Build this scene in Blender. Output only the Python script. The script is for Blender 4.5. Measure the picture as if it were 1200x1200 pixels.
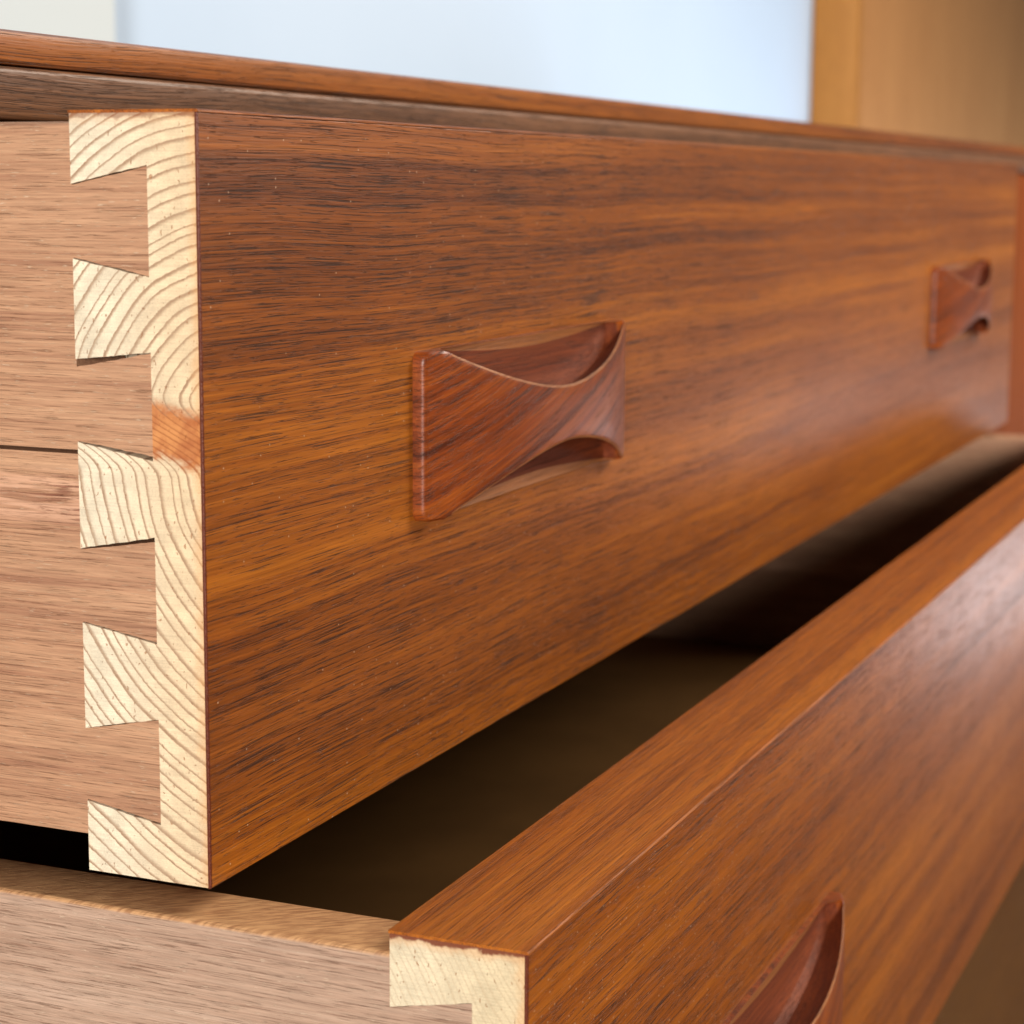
import bpy, bmesh, math, random
from mathutils import Vector, Matrix
random.seed(7)
for o in list(bpy.data.objects): bpy.data.objects.remove(o)
S = bpy.context.scene
COL = S.collection

# ------------------------------------------------------------------ camera
cd = bpy.data.cameras.new('camera'); cam = bpy.data.objects.new('camera', cd); COL.objects.link(cam)
YAW, PIT, ROLL = math.radians(22.913), math.radians(8.935), math.radians(0.309)
F = Vector((math.cos(YAW)*math.cos(PIT), math.sin(YAW)*math.cos(PIT), -math.sin(PIT)))
R0 = Vector((math.sin(YAW), -math.cos(YAW), 0)); U0 = R0.cross(F)
R = R0*math.cos(ROLL) + U0*math.sin(ROLL); U = U0*math.cos(ROLL) - R0*math.sin(ROLL)
M = Matrix((R, U, -F)).transposed().to_4x4(); M.translation = Vector((-.29097, -.17793, .11799))
cam.matrix_world = M
cd.sensor_width = 36; cd.lens = 36*2428.35/1200; cd.clip_start = .01; cd.clip_end = 60
cd.dof.use_dof = True; cd.dof.focus_distance = .375; cd.dof.aperture_fstop = 31
S.camera = cam

# ------------------------------------------------------------------ world, lamps, exposure
w = bpy.data.worlds.new('World'); S.world = w; w.use_nodes = True
bg = w.node_tree.nodes['Background']; bg.inputs[0].default_value = (1, .95, .89, 1); bg.inputs[1].default_value = .09
S.view_settings.view_transform = 'Standard'; S.view_settings.look = 'None'
S.view_settings.exposure = 0; S.view_settings.gamma = 1
S.cycles.use_denoising = True; S.cycles.max_bounces = 8

def area(name, loc, target, sx, sy, power, col):
    l = bpy.data.lights.new(name, 'AREA'); l.shape = 'RECTANGLE'; l.size = sx; l.size_y = sy
    l.energy = power; l.color = col
    o = bpy.data.objects.new(name, l); COL.objects.link(o); o.location = loc
    o.rotation_euler = (Vector(target)-Vector(loc)).to_track_quat('-Z', 'Y').to_euler()
area('window_light', (1.42, -1.22, 1.22), (.60, 0, .0), 1.0, .8, 52, (1, .93, .80))
area('side_light', (-4.5, -1.72, .60), (.3, 0, .0), .7, .60, 290, (1, .95, .87))
area('low_highlight_lamp', (2.75, -.60, -.35), (.45, -.06, -.06), .34, .24, 1.5, (.97, .90, .92))  # unseen low lamp added for the highlight on the lower drawer front
area('wall_fill', (3.1, .10, -.16), (3.1, .6, .22), 2.6, .25, 8.2, (.86, .93, 1))  # added lamp, hidden behind the chest, to brighten the wall and panel

# ------------------------------------------------------------------ node helper
class N:
    def __init__(s, name):
        s.m = bpy.data.materials.new(name); s.m.use_nodes = True
        s.t = s.m.node_tree; s.b = s.t.nodes['Principled BSDF']
        tc = s.t.nodes.new('ShaderNodeTexCoord')
        s.p0 = s.vm('SCALE', tc.outputs['Object'], 1000.0)          # millimetres
        oi = s.t.nodes.new('ShaderNodeObjectInfo')
        s.rnd = oi.outputs['Random']
        sep = s.n('ShaderNodeSeparateXYZ'); s.l(s.p0, sep.inputs[0])
        s.x, s.y, s.z = sep.outputs
    def n(s, k): return s.t.nodes.new(k)
    def l(s, a, b): s.t.links.new(a, b)
    def put(s, v, sock):
        if isinstance(v, (int, float)): sock.default_value = v
        elif isinstance(v, (tuple, list)):
            sock.default_value = tuple(v) + ((1,) if len(v) == 3 and len(sock.default_value) == 4 else ())
        else: s.l(v, sock)
    def vm(s, op, a, b):
        q = s.n('ShaderNodeVectorMath'); q.operation = op; s.put(a, q.inputs[0])
        if op == 'SCALE': s.put(b, q.inputs['Scale'])
        else: s.put(b, q.inputs[1])
        return q.outputs[0]
    def mt(s, op, a, b=0., c=None, clamp=False):
        q = s.n('ShaderNodeMath'); q.operation = op; q.use_clamp = clamp
        s.put(a, q.inputs[0]); s.put(b, q.inputs[1])
        if c is not None: s.put(c, q.inputs[2])
        return q.outputs[0]
    def add(s, a, b): return s.mt('ADD', a, b)
    def mul(s, a, b): return s.mt('MULTIPLY', a, b)
    def vec(s, x, y, z):
        q = s.n('ShaderNodeCombineXYZ'); s.put(x, q.inputs[0]); s.put(y, q.inputs[1]); s.put(z, q.inputs[2]); return q.outputs[0]
    def noise(s, v, detail=2., rough=.5, dist=0., scale=1.):
        q = s.n('ShaderNodeTexNoise'); s.l(v, q.inputs['Vector']); q.inputs['Scale'].default_value = scale
        q.inputs['Detail'].default_value = detail; q.inputs['Roughness'].default_value = rough; q.inputs['Distortion'].default_value = dist
        return q.outputs[0]
    def sm(s, v, a, b, lo=0., hi=1.):
        q = s.n('ShaderNodeMapRange'); q.interpolation_type = 'SMOOTHSTEP'
        s.put(v, q.inputs[0]); q.inputs[1].default_value = a; q.inputs[2].default_value = b
        q.inputs[3].default_value = lo; q.inputs[4].default_value = hi; return q.outputs[0]
    def ramp(s, v, stops):
        q = s.n('ShaderNodeValToRGB'); s.put(v, q.inputs[0]); e = q.color_ramp.elements
        while len(e) < len(stops): e.new(.5)
        for i, (p, c) in enumerate(stops): e[i].position = p; e[i].color = (*c, 1)
        return q.outputs[0]
    def mix(s, f, a, b, mode='MIX'):
        q = s.n('ShaderNodeMix'); q.data_type = 'RGBA'; q.blend_type = mode
        s.put(f, q.inputs[0]); s.put(a, q.inputs[6]); s.put(b, q.inputs[7]); return q.outputs[2]
    def grey(s, v): return s.vec(v, v, v)
    def bump(s, h, dist, strength=1.):
        q = s.n('ShaderNodeBump'); s.put(h, q.inputs['Height']); q.inputs['Distance'].default_value = dist
        q.inputs['Strength'].default_value = strength; s.l(q.outputs[0], s.b.inputs['Normal'])
    def done(s, col, rough, spec=.5, coat=0., coat_r=.2):
        s.put(col, s.b.inputs['Base Color']); s.put(rough, s.b.inputs['Roughness'])
        s.b.inputs['Specular IOR Level'].default_value = spec
        s.b.inputs['Coat Weight'].default_value = coat; s.b.inputs['Coat Roughness'].default_value = coat_r
        return s.m
    def axes(s, along, seed=0., warp=2.):
        """grain coordinates: a runs along the grain, b and c across it (mm), gently wandering"""
        a, b, c = {'X': (s.x, s.y, s.z), 'Y': (s.y, s.x, s.z), 'Z': (s.z, s.x, s.y)}[along]
        off = s.add(s.mul(s.rnd, 97.), seed)
        a = s.add(a, s.mul(off, 11.)); 
        wv = s.noise(s.vec(s.mul(a, 1/170), s.mul(b, 1/60), s.mul(s.add(c, off), 1/45)), 2)
        c2 = s.add(s.add(c, off), s.mul(s.add(wv, -.5), 2*warp))
        return a, b, c2
    def gn(s, a, b, c, la, lb, detail=2., rough=.55, dist=0.):
        return s.noise(s.vec(s.mul(a, 1/la), s.mul(b, 1/lb), s.mul(c, 1/lb)), detail, rough, dist)

def teak(name, dark, mid, light, along='X', seed=0., pore=1., rough=.44, band=9., warp=3.2, coat=.08, bumpd=.00012, pore_col=(.022, .009, .005), arris=False, top_shade=None, dust=0., spec=.27, calm=0., tilt=0., flat=1.):
    s = N(name); a, b, c = s.axes(along, seed, warp)
    if tilt: c = s.add(c, s.mul(s.add(a, 0.), -tilt))
    if flat != 1.: b = s.mul(b, flat)
    n1 = s.gn(a, b, c, 700, band, 3)
    n2 = s.gn(a, b, c, 230, 1.15, 4, .62)
    n3 = s.gn(a, b, c, 22, .32, 2, .6)
    big = s.gn(a, b, c, 180, 40, 2)
    t = s.add(s.add(s.mul(n1, .52), s.mul(n2, .46)), s.mul(s.add(big, -.5), .35))
    if top_shade: t = s.add(t, s.mul(s.sm(s.add(s.z, s.mul(s.add(big, -.5), 40.)), top_shade[0], top_shade[1]), -.075))  # shade towards the top of the front, put into the veneer colour
    col = s.ramp(t, [(.30, dark), (.47, mid), (.66, light)])
    fib = s.sm(n3, .25, .75, .72, 1.2)
    col = s.mix(1., col, s.grey(fib), 'MULTIPLY')
    dens = s.mul(s.add(s.add(n1, s.mul(s.add(n2, -.5), .8)), -.5), -.16)      # more pores in the darker bands
    p1 = s.gn(a, b, c, 27., .27, 2.5, .6, .10)
    p2 = s.gn(s.add(a, 400.), b, c, 7., .24, 2., .55)
    pores = s.mt('MAXIMUM', s.sm(s.add(p1, dens), .57, .65), s.mul(s.sm(s.add(p2, dens), .60, .68), .8))
    p3 = s.gn(s.add(a, 900.), b, c, 130., .36, 3, .6)
    lines = s.mul(s.sm(s.add(p3, s.mul(dens, 1.)), .56, .70), pore)
    pores = s.mul(pores, pore)
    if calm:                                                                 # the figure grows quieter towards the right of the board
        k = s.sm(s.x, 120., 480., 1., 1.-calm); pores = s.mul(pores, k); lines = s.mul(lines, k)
    col = s.mix(s.mul(lines, .46), col, (.040, .014, .007))
    col = s.mix(s.mul(pores, .80), col, pore_col)
    if arris: col = s.mix(s.sm(s.add(s.x, s.mul(s.add(n2, -.5), .5)), .36, .10), col, (.13, .024, .008))
    if dust:                                                                 # specks of dust and chipped lacquer
        q = s.n('ShaderNodeTexVoronoi'); q.voronoi_dimensions = '2D'; s.l(s.vec(s.x, s.z, 0.), q.inputs['Vector']); q.inputs['Scale'].default_value = .32
        sep = s.n('ShaderNodeSeparateColor'); s.l(q.outputs['Color'], sep.inputs[0])
        sp_ = s.mul(s.sm(s.x, .8, 1.6), s.mul(s.sm(s.mul(q.outputs['Distance'], 3.1), .20, .12), s.sm(sep.outputs[0], 1-dust, 1.0-dust+.02)))
        col = s.mix(s.mul(sp_, .75), col, (.62, .42, .28))
    s.bump(s.add(s.mul(pores, -1.), s.mul(n3, .35)), bumpd)
    return s.done(col, s.add(s.add(s.mul(pores, .25), s.mul(n2, .12)), rough-.08), spec, coat, .28)

def side_wood(name, light, mid, dark, seed=0., patches=True, ztop=None):
    s = N(name); a, b, c = s.axes('Y', seed, 1.2)
    n1 = s.gn(a, b, c, 120, 9, 3); n2 = s.gn(a, b, c, 70, .75, 4, .66); n3 = s.gn(a, b, c, 8, .24, 2, .65)
    t = s.add(s.mul(n1, .5), s.mul(n2, .5))
    col = s.ramp(t, [(.33, dark), (.5, mid), (.68, light)])
    col = s.mix(1., col, s.grey(s.sm(n3, .25, .75, .80, 1.14)), 'MULTIPLY')
    p1 = s.gn(a, b, c, 10., .23, 3, .65, .2)
    pores = s.sm(s.add(p1, s.mul(s.add(n2, -.5), -.15)), .58, .68)
    col = s.mix(s.mul(pores, .45), col, (.19, .07, .035))
    fl = s.sm(s.gn(s.add(a, 77.), b, c, 2.2, .22, 1., .5), .66, .74)        # pale torn fibres
    col = s.mix(s.mul(fl, .35), col, (.80, .62, .45))
    if patches:                                                              # scraped pale band and a small dark dent below the split
        band = s.mul(s.sm(s.z, 59., 63.), s.sm(s.z, 71.5, 67.))
        rag = s.sm(s.gn(a, b, c, 18, 1.0, 3), .40, .60)
        col = s.mix(s.mul(s.mul(band, rag), .55), col, (.80, .47, .32))
        tear = s.mul(s.mul(band, s.sm(s.y, 38., 27.)), s.sm(s.gn(a, b, c, 7, .55, 3, .65), .54, .64))
        col = s.mix(s.mul(tear, .75), col, (.26, .085, .05))
        dy = s.mul(s.add(s.y, -28.), .42); dz = s.add(s.z, -66.3)
        d = s.mt('SQRT', s.add(s.mul(dy, dy), s.mul(dz, dz)))
        dn = s.sm(s.add(d, s.mul(s.add(n2, -.5), 2.0)), 1.0, .15)
        col = s.mix(s.mul(dn, .75), col, (.20, .07, .04))
    else: dn = tear = 0.
    if ztop:                                                                 # the planed top edge keeps the raw orange of the wood
        tp = s.sm(s.add(s.z, s.mul(s.add(n2, -.5), .8)), ztop-1.0, ztop-.35)
        dg = s.noise(s.vec(s.mul(s.add(s.y, s.mul(s.x, 1.3)), 1/1.1), s.mul(s.add(s.x, s.mul(s.y, -.3)), 1/5.), 0.), 3, .6)
        col = s.mix(tp, col, s.mix(s.sm(dg, .35, .62), (.40, .19, .085), (.66, .36, .17)))
    s.bump(s.add(s.add(s.mul(pores, -.8), s.mul(n3, .8)), s.add(s.mul(fl, .5), s.mul(s.add(dn, tear), -1.5))), .00010)
    return s.done(col, s.add(.50, s.mul(n2, .12)), .35)

def pine(name, z0, z1, ca, cb, cz, sp, base, base2, line, line_amt, stain=None, ztop=130., top_stain=.8, yfront=0.):
    """end grain: rings about a heart whose place drifts from ca to cb between heights z0 and z1 (mm)"""
    s = N(name); P = s.p0
    k = s.sm(s.z, z0, z1)
    cy = s.add(ca, s.mul(k, cb-ca))
    wob = s.mul(s.add(s.noise(P, 2, .45, 0., 1/24.), -.5), 3.4)
    fine = s.mul(s.add(s.noise(P, 2, .6, 0., 1/.9), -.5), .42)
    dy = s.add(s.y, s.mul(cy, -1.)); dz = s.add(s.z, -cz)
    d = s.add(s.mt('SQRT', s.add(s.mul(dy, dy), s.mul(dz, dz))), s.add(wob, fine))
    d = s.add(d, s.mul(s.noise(s.vec(0., 0., s.mul(d, 1/4.5)), 1), 4.2))
    fr = s.mt('FRACT', s.mul(d, 1/sp))
    ln = s.mul(s.sm(fr, .56, .90), s.sm(fr, 1.0, .95))
    ln = s.mt('POWER', ln, 1.7)
    var = s.noise(P, 3, .6, 0., 1/5.)
    col = s.mix(s.sm(s.y, yfront+22., yfront+2.), base2, base)
    col = s.mix(1., col, s.grey(s.sm(var, .2, .8, .82, 1.12)), 'MULTIPLY')
    col = s.mix(s.mul(s.mul(ln, s.sm(var, .15, .75, .65, 1.)), line_amt), col, line)
    saw = s.noise(s.vec(s.mul(s.x, 1/.3), s.mul(s.y, 1/14), s.mul(s.z, 1/.22)), 2, .6)
    col = s.mix(1., col, s.grey(s.sm(saw, .25, .75, .90, 1.07)), 'MULTIPLY')
    cells = s.noise(P, 2, .7, 0., 1/.30)
    col = s.mix(1., col, s.grey(s.sm(cells, .25, .75, .90, 1.09)), 'MULTIPLY')
    pit = s.sm(s.noise(s.vec(s.x, s.y, s.mul(s.z, .6)), 1, .5, .5, 1/.62), .70, .75)
    col = s.mix(s.mul(pit, .7), col, (.40, .17, .07))
    # stain that has crept in from the finished faces
    e = s.noise(P, 5, .62, .4, 1/4.2)
    ed = s.add(s.add(s.y, -yfront), s.mul(s.add(e, -.5), -4.))
    col = s.mix(s.mul(s.sm(ed, 3.0, .2), .45), col, (.66, .30, .09))
    et = s.add(s.mul(s.add(s.z, -ztop), -1.), s.mul(s.add(e, -.5), -3.2))
    col = s.mix(s.mul(s.sm(et, 2.4, .4), .45*top_stain), col, (.60, .26, .08))
    col = s.mix(s.mul(s.sm(et, .85, .25), top_stain), col, (.17, .035, .012))
    if stain:
        a, b, ymax = stain
        zz = s.add(s.add(s.z, s.mul(s.y, -.16)), s.add(s.mul(s.add(e, -.5), 6.), s.mul(ln, .7)))
        f = s.mul(s.mul(s.sm(zz, a-1.0, a+1.2), s.sm(zz, b+1.2, b-1.4)), s.sm(s.y, ymax+.1, ymax-.1))
        sc = s.mix(s.sm(var, .35, .65), (.40, .105, .022), (.60, .23, .065))
        sc = s.mix(s.mul(ln, .5), sc, (.22, .05, .012))
        col = s.mix(s.mul(f, .93), col, sc)
    h = s.add(s.add(s.mul(ln, .15), s.mul(cells, .55)), s.add(s.mul(pit, -1.2), s.mul(saw, .5)))
    s.bump(h, .00008)
    return s.done(col, .62, .3)

def plain(name, c1, c2, rough, scale=60., amt=.5, spec=.4):
    s = N(name); v = s.noise(s.p0, 4, .6, 0., 1/scale)
    return s.done(s.mix(s.sm(v, .3, .7), c1, c2), rough, spec)

M_TEAK = teak('teak_veneer', (.150, .037, .0070), (.275, .073, .0088), (.440, .134, .0118), arris=True, top_shade=(86., 122.), dust=.10, calm=.65)
M_TEAK_LOW = teak('teak_veneer_lower', (.150, .036, .007), (.285, .074, .009), (.410, .122, .0125), seed=31., rough=.33, coat=.12, arris=True, dust=.34, calm=.5)
M_EDGE = teak('teak_lipping', (.230, .054, .007), (.380, .100, .010), (.480, .145, .014), seed=12., pore=.55, rough=.42, band=4., warp=1.5, coat=.1)
M_HANDLE = teak('teak_handle', (.095, .017, .005), (.235, .046, .008), (.370, .092, .012), seed=5., pore=.75, rough=.40, band=3.2, warp=3., coat=.06, tilt=.30, flat=.16, bumpd=.00006)
M_HOLLOW_SHADE = teak('teak_shaded_hollow', (.11, .018, .005), (.17, .032, .008), (.24, .052, .012), seed=5., pore=.5, rough=.68, band=5., warp=3., coat=0., bumpd=.0001)  # scoop shade put into the colour, besides the deeper stain of carved wood
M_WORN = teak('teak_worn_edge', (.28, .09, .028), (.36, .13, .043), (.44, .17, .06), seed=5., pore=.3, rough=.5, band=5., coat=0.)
M_CARCASS = teak('teak_carcass', (.150, .040, .011), (.260, .072, .014), (.350, .108, .018), seed=53., pore=.8, rough=.36)
M_RAIL = teak('teak_rail', (.10, .042, .022), (.175, .075, .036), (.25, .108, .05), seed=61., pore=.8, rough=.45, coat=.04)  # greyer than the carcass: the rail's sheen is put into the colour
M_DOOR = teak('teak_door', (.19, .042, .008), (.235, .054, .010), (.28, .068, .013), along='Z', seed=70., pore=.4, rough=.65, spec=.1, coat=0.)
M_PINE = pine('pine_end_grain', 84., 70., -9., -30., 76., 2.1, (.75, .57, .37), (.77, .66, .50), (.33, .19, .11), .95, stain=(71.9, 80.7, 9.9), ztop=129.4, top_stain=.55)
M_PINE_LOW = pine('spruce_end_grain', 84., 70., -56., -56., 178., 1.15, (.68, .55, .36), (.70, .59, .42), (.52, .38, .24), .60, ztop=142., top_stain=.95)
M_SIDE = side_wood('drawer_side_wood', (.58, .335, .20), (.45, .24, .14), (.30, .135, .08))
M_SIDE_LOW = side_wood('drawer_side_wood_lower', (.54, .375, .285), (.445, .29, .21), (.36, .215, .15), seed=41., patches=False, ztop=138.7)
M_PLY = plain('drawer_bottom_plywood', (.16, .075, .022), (.21, .10, .03), .75, spec=.15)
M_INNER = plain('bare_inner_wood', (.12, .05, .018), (.16, .07, .025), .8, spec=.15)
M_WALL = plain('bluish_lit_wall', (.53, .66, .85), (.55, .68, .87), .8, 300)  # white wall with the bluish light put into its colour
M_WALLW = plain('greyer_lit_wall', (.58, .645, .69), (.60, .665, .71), .8, 300)  # wall past the corner, its greyer light put into the colour
M_OAK = teak('light_oak', (.42, .185, .062), (.47, .212, .073), (.52, .245, .087), along='Z', seed=90., pore=.3, rough=.5, band=60., coat=0., pore_col=(.2, .1, .04))
M_OAKT = teak('oak_trim', (.37, .145, .026), (.41, .165, .03), (.45, .19, .038), along='Z', seed=95., pore=.3, rough=.5, band=40., coat=0., pore_col=(.2, .1, .04))
M_FLOOR = teak('floor_wood', (.085, .036, .012), (.11, .048, .016), (.14, .062, .02), seed=99., pore=.4, rough=.4, band=30.)

# ------------------------------------------------------------------ mesh helpers
def link(name, bm, mat, parent=None, smooth=None):
    me = bpy.data.meshes.new(name); bm.normal_update(); bm.to_mesh(me); bm.free()
    me.materials.append(mat)
    if smooth:
        me.polygons.foreach_set('use_smooth', [True]*len(me.polygons)); me.set_sharp_from_angle(angle=math.radians(smooth))
    o = bpy.data.objects.new(name, me); COL.objects.link(o); o.parent = parent
    return o

def empty(name, loc, label, cat, group=None):
    o = bpy.data.objects.new(name, None); COL.objects.link(o); o.location = loc; o.empty_display_size = .05
    o['label'] = label; o['category'] = cat
    if group: o['group'] = group
    return o

def add_box(bm, x0, x1, y0, y1, z0, z1, bev=0., sel=None, seg=3):
    """a box; bev rounds every edge, or those whose middle passes sel(point)"""
    r = bmesh.ops.create_cube(bm, size=1.)
    vs = r['verts']
    for v in vs:
        v.co = Vector((x0 if v.co.x < 0 else x1, y0 if v.co.y < 0 else y1, z0 if v.co.z < 0 else z1))
    if bev:
        es = {e for v in vs for e in v.link_edges}
        es = [e for e in es if sel is None or sel((e.verts[0].co+e.verts[1].co)/2)]
        bmesh.ops.bevel(bm, geom=es, offset=bev, segments=seg, affect='EDGES', profile=.5)

def box(name, dims, mat, parent=None, bev=0., sel=None, smooth=40):
    bm = bmesh.new(); add_box(bm, *dims, bev, sel); return link(name, bm, mat, parent, smooth)

def add_prism(bm, prof, x0, x1):
    """a closed outline of (y, z) points swept from x0 to x1"""
    a = [bm.verts.new((x0, y, z)) for y, z in prof]; b = [bm.verts.new((x1, y, z)) for y, z in prof]
    n = len(prof)
    fs = [bm.faces.new(a), bm.faces.new(b[::-1])]
    for i in range(n): fs.append(bm.faces.new((a[(i+1) % n], a[i], b[i], b[(i+1) % n])))
    return fs

def ragged(p, q, amp, step=.0007):
    """points from p to just before q with the small tear-out of a sawn line"""
    p, q = Vector(p), Vector(q); d = q-p; n = max(1, int(d.length/step)); nr = Vector((-d.y, d.x)).normalized()
    out = [tuple(p)]; w_ = 0.
    for i in range(1, n):
        w_ = w_*.5 + random.uniform(-1, 1)*amp
        out.append(tuple(p+d*(i/n)+nr*w_))
    return out

mm = .001
T = .0246           # thickness of a drawer front
LAP = .0098         # lap left in front of the tails
SIDE = .015         # thickness of a drawer side
VEN = .0006
# tails of the upper drawer: (open_hi, open_lo) at the back of the front, (tip_hi, tip_lo) at the lap
TAILS_UP = [(.1180, .1057, .1211, .1029), (.0890, .0750, .0906, .0725), (.0568, .0439, .0597, .0415), (.0254, .0125, .0284, .0099)]
TAILS_LOW = [(.1295, .1150, .1325, .1120), (.0985, .0840, .1015, .0810), (.0675, .0530, .0705, .0500), (.0365, .0210, .0395, .0180)]

def comb_profile(h, tails, gap=0.):
    """outline of the front board's end: lap plus pins, sockets cut for the tails (y, z)"""
    pts = [(VEN, 0.), (VEN, h-.0005), (T, h-.0005)]
    for oh, ol, th, tl in tails:
        pts += ragged((T, oh), (LAP, th), .00006)
        pts += [(LAP, th)] + [(LAP, tl)]
        pts += ragged((LAP, tl), (T, ol), .00006)[1:]
        pts += [(T, ol)]
    pts += [(T, 0.)]
    return pts

def front_core(h, tails, W, mat, parent):
    bm = bmesh.new()
    pr = comb_profile(h, tails)
    add_prism(bm, pr, 0., SIDE)
    add_box(bm, SIDE, W-SIDE, VEN, T, 0., h-.0005)
    add_prism(bm, pr, W-SIDE, W)
    bmesh.ops.recalc_face_normals(bm, faces=bm.faces)
    return link('front_core', bm, mat, parent)

def side_profile(zt, zb, tails, yback, cut_top=None, gaps=()):
    """a drawer side with dovetails at its front end; g keeps the hairline joint open"""
    g = .00015
    pts = [(yback, zb), (yback, zt), (T+g, zt)]
    for i, (oh, ol, th, tl) in enumerate(tails):
        gg = gaps[i] if i < len(gaps) else (0, 0, 0, 0)
        pts += [(T+g, oh-g-gg[0])]
        pts += ragged((T+g, oh-g-gg[0]), (LAP+g, th-g-gg[1]), .00005)[1:]
        pts += [(LAP+g, th-g-gg[1]), (LAP+g, tl+g+gg[2])]
        pts += ragged((LAP+g, tl+g+gg[2]), (T+g, ol+g+gg[3]), .00005)[1:]
        pts += [(T+g, ol+g+gg[3])]
    pts += [(T+g, zb)]
    out = [pts[0]]
    for p in pts[1:]:
        if (Vector(p)-Vector(out[-1])).length > 1e-6: out.append(p)
    return out

def side_board(name, prof, x0, x1, mat, parent, bev=.0, zt=None):
    bm = bmesh.new(); add_prism(bm, prof, x0, x1); bmesh.ops.recalc_face_normals(bm, faces=bm.faces)
    if bev:
        es = [e for e in bm.edges if all(abs(v.co.z-zt) < 1e-6 for v in e.verts) and abs(e.verts[0].co.x-e.verts[1].co.x) < 1e-6]
        bmesh.ops.bevel(bm, geom=es, offset=bev, segments=4, affect='EDGES', profile=.5)
    return link(name, bm, mat, parent, 35 if bev else None)

# ------------------------------------------------------------------ the bow-tie handle
HA, HB, HR = .0583, .0171, .0020
def handle_mesh():
    bm = bmesh.new()
    us = [-HA, -HA+.0002, -HA+.0005, -HA+.0009, -HA+.0014, -HA+.0020, -HA+.0026]
    k = 64
    us += [(-HA+.0026)+(2*HA-.0052)*i/k for i in range(1, k)]
    us += [-u for u in us[:7]][::-1]
    ue = .90*HA
    def bmax(u):
        e = abs(u)-(HA-HR)
        return HB if e <= 0 else HB-HR+math.sqrt(max(0., HR*HR-e*e))
    def ridge(u):                                # height of the front surface
        return .0026+.0088*(1-(abs(u)/HA)**2.5)
    def wid(u):                                  # half width of the waist
        b = HB-.00002
        if abs(u) >= ue: return b
        return .0062+(b-.0062)*(abs(u)/ue)**1.75
    def chamfer(u, v):
        c = .0011; d = min(HA-abs(u), bmax(u)-abs(v))
        return 0. if d >= c else c*(1-math.sqrt(max(0., 1-((c-d)/c)**2)))*.85
    nm, nf = 18, 16
    cols, kcols = [], []
    for u in us:
        b, wd, hr = bmax(u), min(wid(u), bmax(u)), ridge(u)
        open_ = 0. if abs(u) >= ue else 1.
        deep = min(1., max(0., (b-wd)/.0016))               # how far the scoop has been cut here
        deep = deep*deep*(3-2*deep)
        half = []
        fr = [0., .12, .25, .4, .55, .68, .80, .90, 0, 1.]; fr[8] = max(.91, 1-.0005/max(wd, .001))
        for f in fr: half.append((wd*f, hr-chamfer(u, wd*f)*(1-deep) - .0004*deep*f**4))
        lip_top = half[-1][1]
        sp = b-wd
        floor_ = .0004
        und = .0040*deep
        # scoop: undercut wall, hollow floor, thin outer rim
        for f, dv, dh in [(0, -.15, .10), (0, -.75, .45), (0, -1., .72), (0, -.7, .92), (0, .0, 1.0)]:
            half.append((wd+dv*und, lip_top+(floor_-lip_top)*dh*deep))
        half[9] = (half[9][0], half[9][1]-.00022*deep)
        for f in (.25, .5, .75, .93, .985, 1.):
            hh = floor_+(.0011-floor_)*f**2 if f < .95 else (.00125 if f < .99 else .0008)
            half.append((wd+sp*f, hh*deep+(lip_top)*(1-deep)))
        half.append((b, -.0002))
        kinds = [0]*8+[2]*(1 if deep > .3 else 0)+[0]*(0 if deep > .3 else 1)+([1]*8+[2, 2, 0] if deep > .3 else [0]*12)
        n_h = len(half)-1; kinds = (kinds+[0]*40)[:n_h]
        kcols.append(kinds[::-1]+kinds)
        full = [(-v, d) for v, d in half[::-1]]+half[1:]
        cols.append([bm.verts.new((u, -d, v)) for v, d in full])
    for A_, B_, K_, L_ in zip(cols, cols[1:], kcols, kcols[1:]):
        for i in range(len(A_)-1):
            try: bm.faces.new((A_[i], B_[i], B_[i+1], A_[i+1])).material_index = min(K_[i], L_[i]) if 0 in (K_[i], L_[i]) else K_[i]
            except ValueError: pass
    for c_, flip in ((cols[0], False), (cols[-1], True)):      # the two end faces down to the drawer
        base = [bm.verts.new((v.co.x, .0002, v.co.z)) for v in c_]
        for i in range(len(c_)-1):
            q = (c_[i], c_[i+1], base[i+1], base[i])
            bm.faces.new(q[::-1] if flip else q)
    bmesh.ops.remove_doubles(bm, verts=bm.verts, dist=2e-6)
    bmesh.ops.dissolve_degenerate(bm, edges=bm.edges, dist=1e-6)
    bmesh.ops.recalc_face_normals(bm, faces=bm.faces)
    return bm

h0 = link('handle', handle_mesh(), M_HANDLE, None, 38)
h0.data.materials.append(M_HOLLOW_SHADE); h0.data.materials.append(M_WORN)

def handles(parent, z, dx=0., W=.775):
    for cx in (.1373+dx, W-.1388+dx):
        o = h0.copy(); COL.objects.link(o); o.name = 'handle'; o.parent = parent; o.location = (cx, 0, z)

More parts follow.
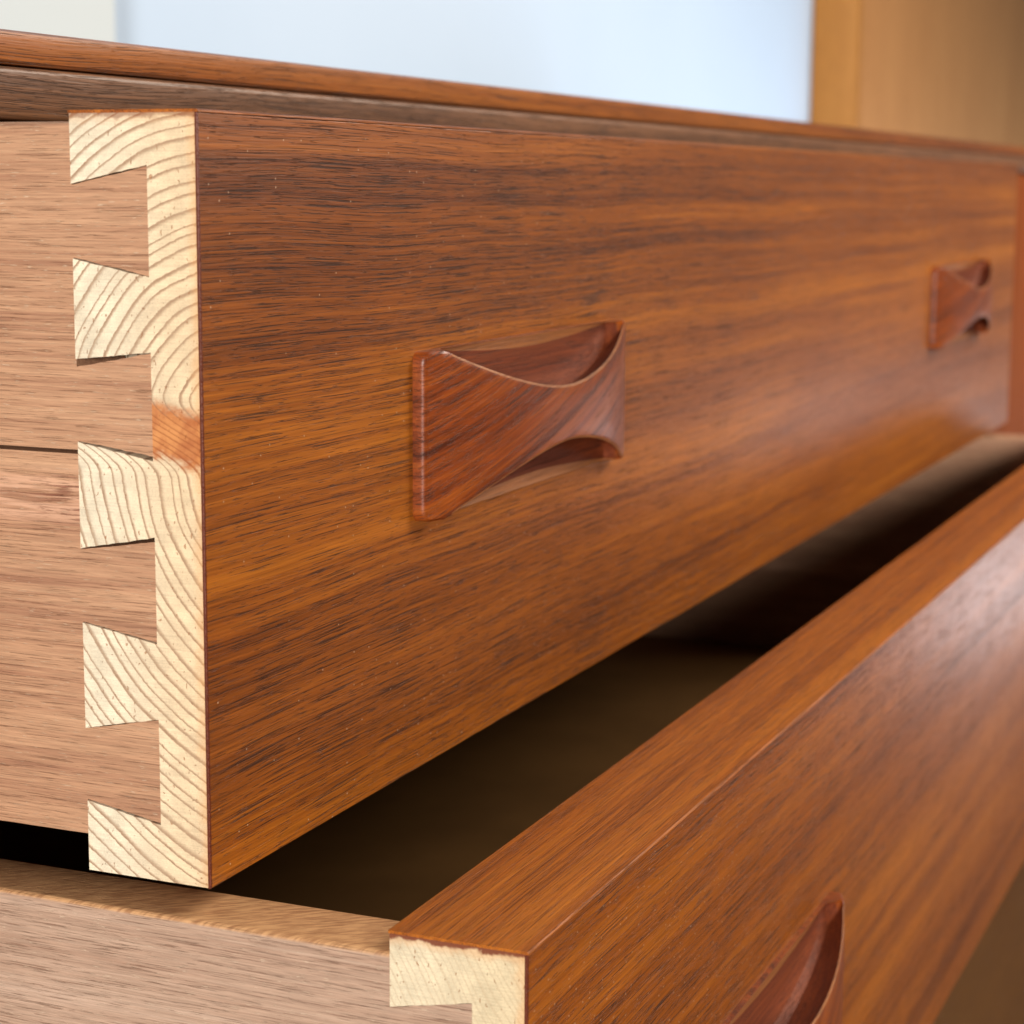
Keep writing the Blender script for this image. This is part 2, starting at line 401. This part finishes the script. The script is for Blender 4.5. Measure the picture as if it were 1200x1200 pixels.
# ------------------------------------------------------------------ drawers
W = .782
DEPTH = .40
def drawer(loc, h, tails, zt, zb, label, core, veneer, side, split=None, gaps=(), hz=.068, hdx=0.):
    t = empty('drawer', loc, label, 'drawer', 'drawers pulled out of the teak chest')
    front_core(h, tails, W, core, t)
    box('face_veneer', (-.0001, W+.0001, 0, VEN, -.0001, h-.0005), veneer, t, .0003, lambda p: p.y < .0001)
    box('edge_veneer', (-.0001, W+.0001, -.0001, T+.0002, h-.0005, h), M_EDGE, t, .00045, lambda p: p.z > h-.0001 and p.y < .0001, 60)
    if split:
        up = [q for q in tails if q[0] > split]; lo = [q for q in tails if q[0] <= split]
        def cut(ts, a, b, gp): return side_profile(a, b, ts, DEPTH, gaps=gp)
        # upper board ends on the lower tail's edge, lower board begins a hair below it
        p = cut(up, zt, split, gaps[:len(up)])
        side_board('side_board', p, .0005, SIDE, side, t, .0012, zt)
        p = cut(lo, split-.0007, zb, gaps[len(up):])
        side_board('side_board', p, .0004, SIDE, side, t)
    else:
        side_board('side_board', side_profile(zt, zb, tails, DEPTH, gaps=gaps), .0003, SIDE, side, t, .0010, zt)
    side_board('side_board', side_profile(zt, zb, tails, DEPTH), W-SIDE, W-.0003, M_SIDE, t, .0015, zt)
    box('back_board', (SIDE, W-SIDE, DEPTH-.014, DEPTH-.001, zb+.012, zt-.004), M_INNER, t, .0008)
    box('bottom_panel', (SIDE-.0005, W-SIDE+.0005, T-.0005, DEPTH-.0145, zb+.006, zb+.011), M_PLY, t)
    handles(t, hz, hdx)
    return t

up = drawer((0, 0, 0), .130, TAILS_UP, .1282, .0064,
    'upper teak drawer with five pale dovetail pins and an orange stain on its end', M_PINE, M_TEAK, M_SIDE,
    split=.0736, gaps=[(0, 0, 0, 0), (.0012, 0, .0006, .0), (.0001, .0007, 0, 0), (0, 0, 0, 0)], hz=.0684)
H2 = .1427
low = drawer((0, -.0582, -.0023-H2), H2, TAILS_LOW, H2-.0040, .008,
    'lower teak drawer pulled further out, its front standing before the upper drawer', M_PINE_LOW, M_TEAK_LOW, M_SIDE_LOW, hz=H2-.0533-.0171, hdx=.004)
bpy.data.objects.remove(h0)

# ------------------------------------------------------------------ the chest
YC, XR = .060, 1.62
ch = empty('chest_of_drawers', (0, 0, 0), 'long teak chest with a thin overhanging top behind the two open drawers', 'chest of drawers')
bm = bmesh.new()
add_prism(bm, [(YC, .1404), (YC+.0006, .1398), (YC+.003, .1395), (YC+.42, .1395), (YC+.42, .1461), (YC+.0012, .1461), (YC+.0003, .1456), (YC, .1448)], -.024, XR)
bmesh.ops.recalc_face_normals(bm, faces=bm.faces); link('top_board', bm, M_CARCASS, ch, 25)
box('top_rail', (-.003, XR-.021, YC-.0004, YC+.018, .1297, .1394), M_RAIL, ch, .0013)
ZB = -.30
for x0 in (-.024, XR-.021):
    box('side_panel', (x0, x0+.021, YC+.004, YC+.42, ZB, .1302), M_CARCASS, ch, .001)
box('divider', (.7855, .800, YC+.004, YC+.40, ZB+.02, .1302), M_CARCASS, ch, .001)
box('back_panel', (-.003, XR-.021, YC+.405, YC+.412, ZB+.02, .1302), M_INNER, ch)
box('base_board', (-.003, XR-.021, YC+.004, YC+.404, ZB, ZB+.019), M_CARCASS, ch, .001)
box('drawer_rail', (-.002, .785, YC+.012, YC+.38, -.0012, .0056), M_INNER, ch)
box('drawer_rail', (-.002, .785, YC+.012, YC+.38, -.1440, -.1374), M_INNER, ch)
box('lower_front', (-.002, .785, YC+.002, YC+.022, ZB+.02, -.152), M_CARCASS, ch, .001)
box('cupboard_door', (.802, XR-.023, YC+.003, YC+.021, ZB+.02, .1290), M_DOOR, ch, .0004)
for x in (.04, XR-.08):
    for y in (YC+.05, YC+.35):
        bm = bmesh.new()
        bmesh.ops.create_cone(bm, cap_ends=True, segments=20, radius1=.011, radius2=.018, depth=.17, matrix=Matrix.Translation((x, y, ZB-.0852)))
        link('leg', bm, M_CARCASS, ch, 40)

# ------------------------------------------------------------------ wall, floor and the panel behind
def struct(o): o['kind'] = 'structure'; return o
ZF = ZB-.171
struct(box('wall', (.785, 4.2, .56, .66, ZF, 2.6), M_WALL))
struct(box('wall_return', (-2.5, .783, .535, .66, ZF, 2.6), M_WALLW))
struct(box('floor', (-3.5, 4.2, -3.5, .5595, ZF-.05, ZF), M_FLOOR))
pn = empty('wood_panel', (2.47, .53, ZF), 'tall light brown wood panel with an orange edge strip standing behind the chest', 'wood panel')
bm = bmesh.new(); add_box(bm, .024, 1.9, -.03, .028, .001, 2.2, .002); link('panel', bm, M_OAK, pn, 40)
bm = bmesh.new(); add_box(bm, 0, .022, -.034, .028, .001, 2.2, .002); link('edge_strip', bm, M_OAKT, pn, 40)
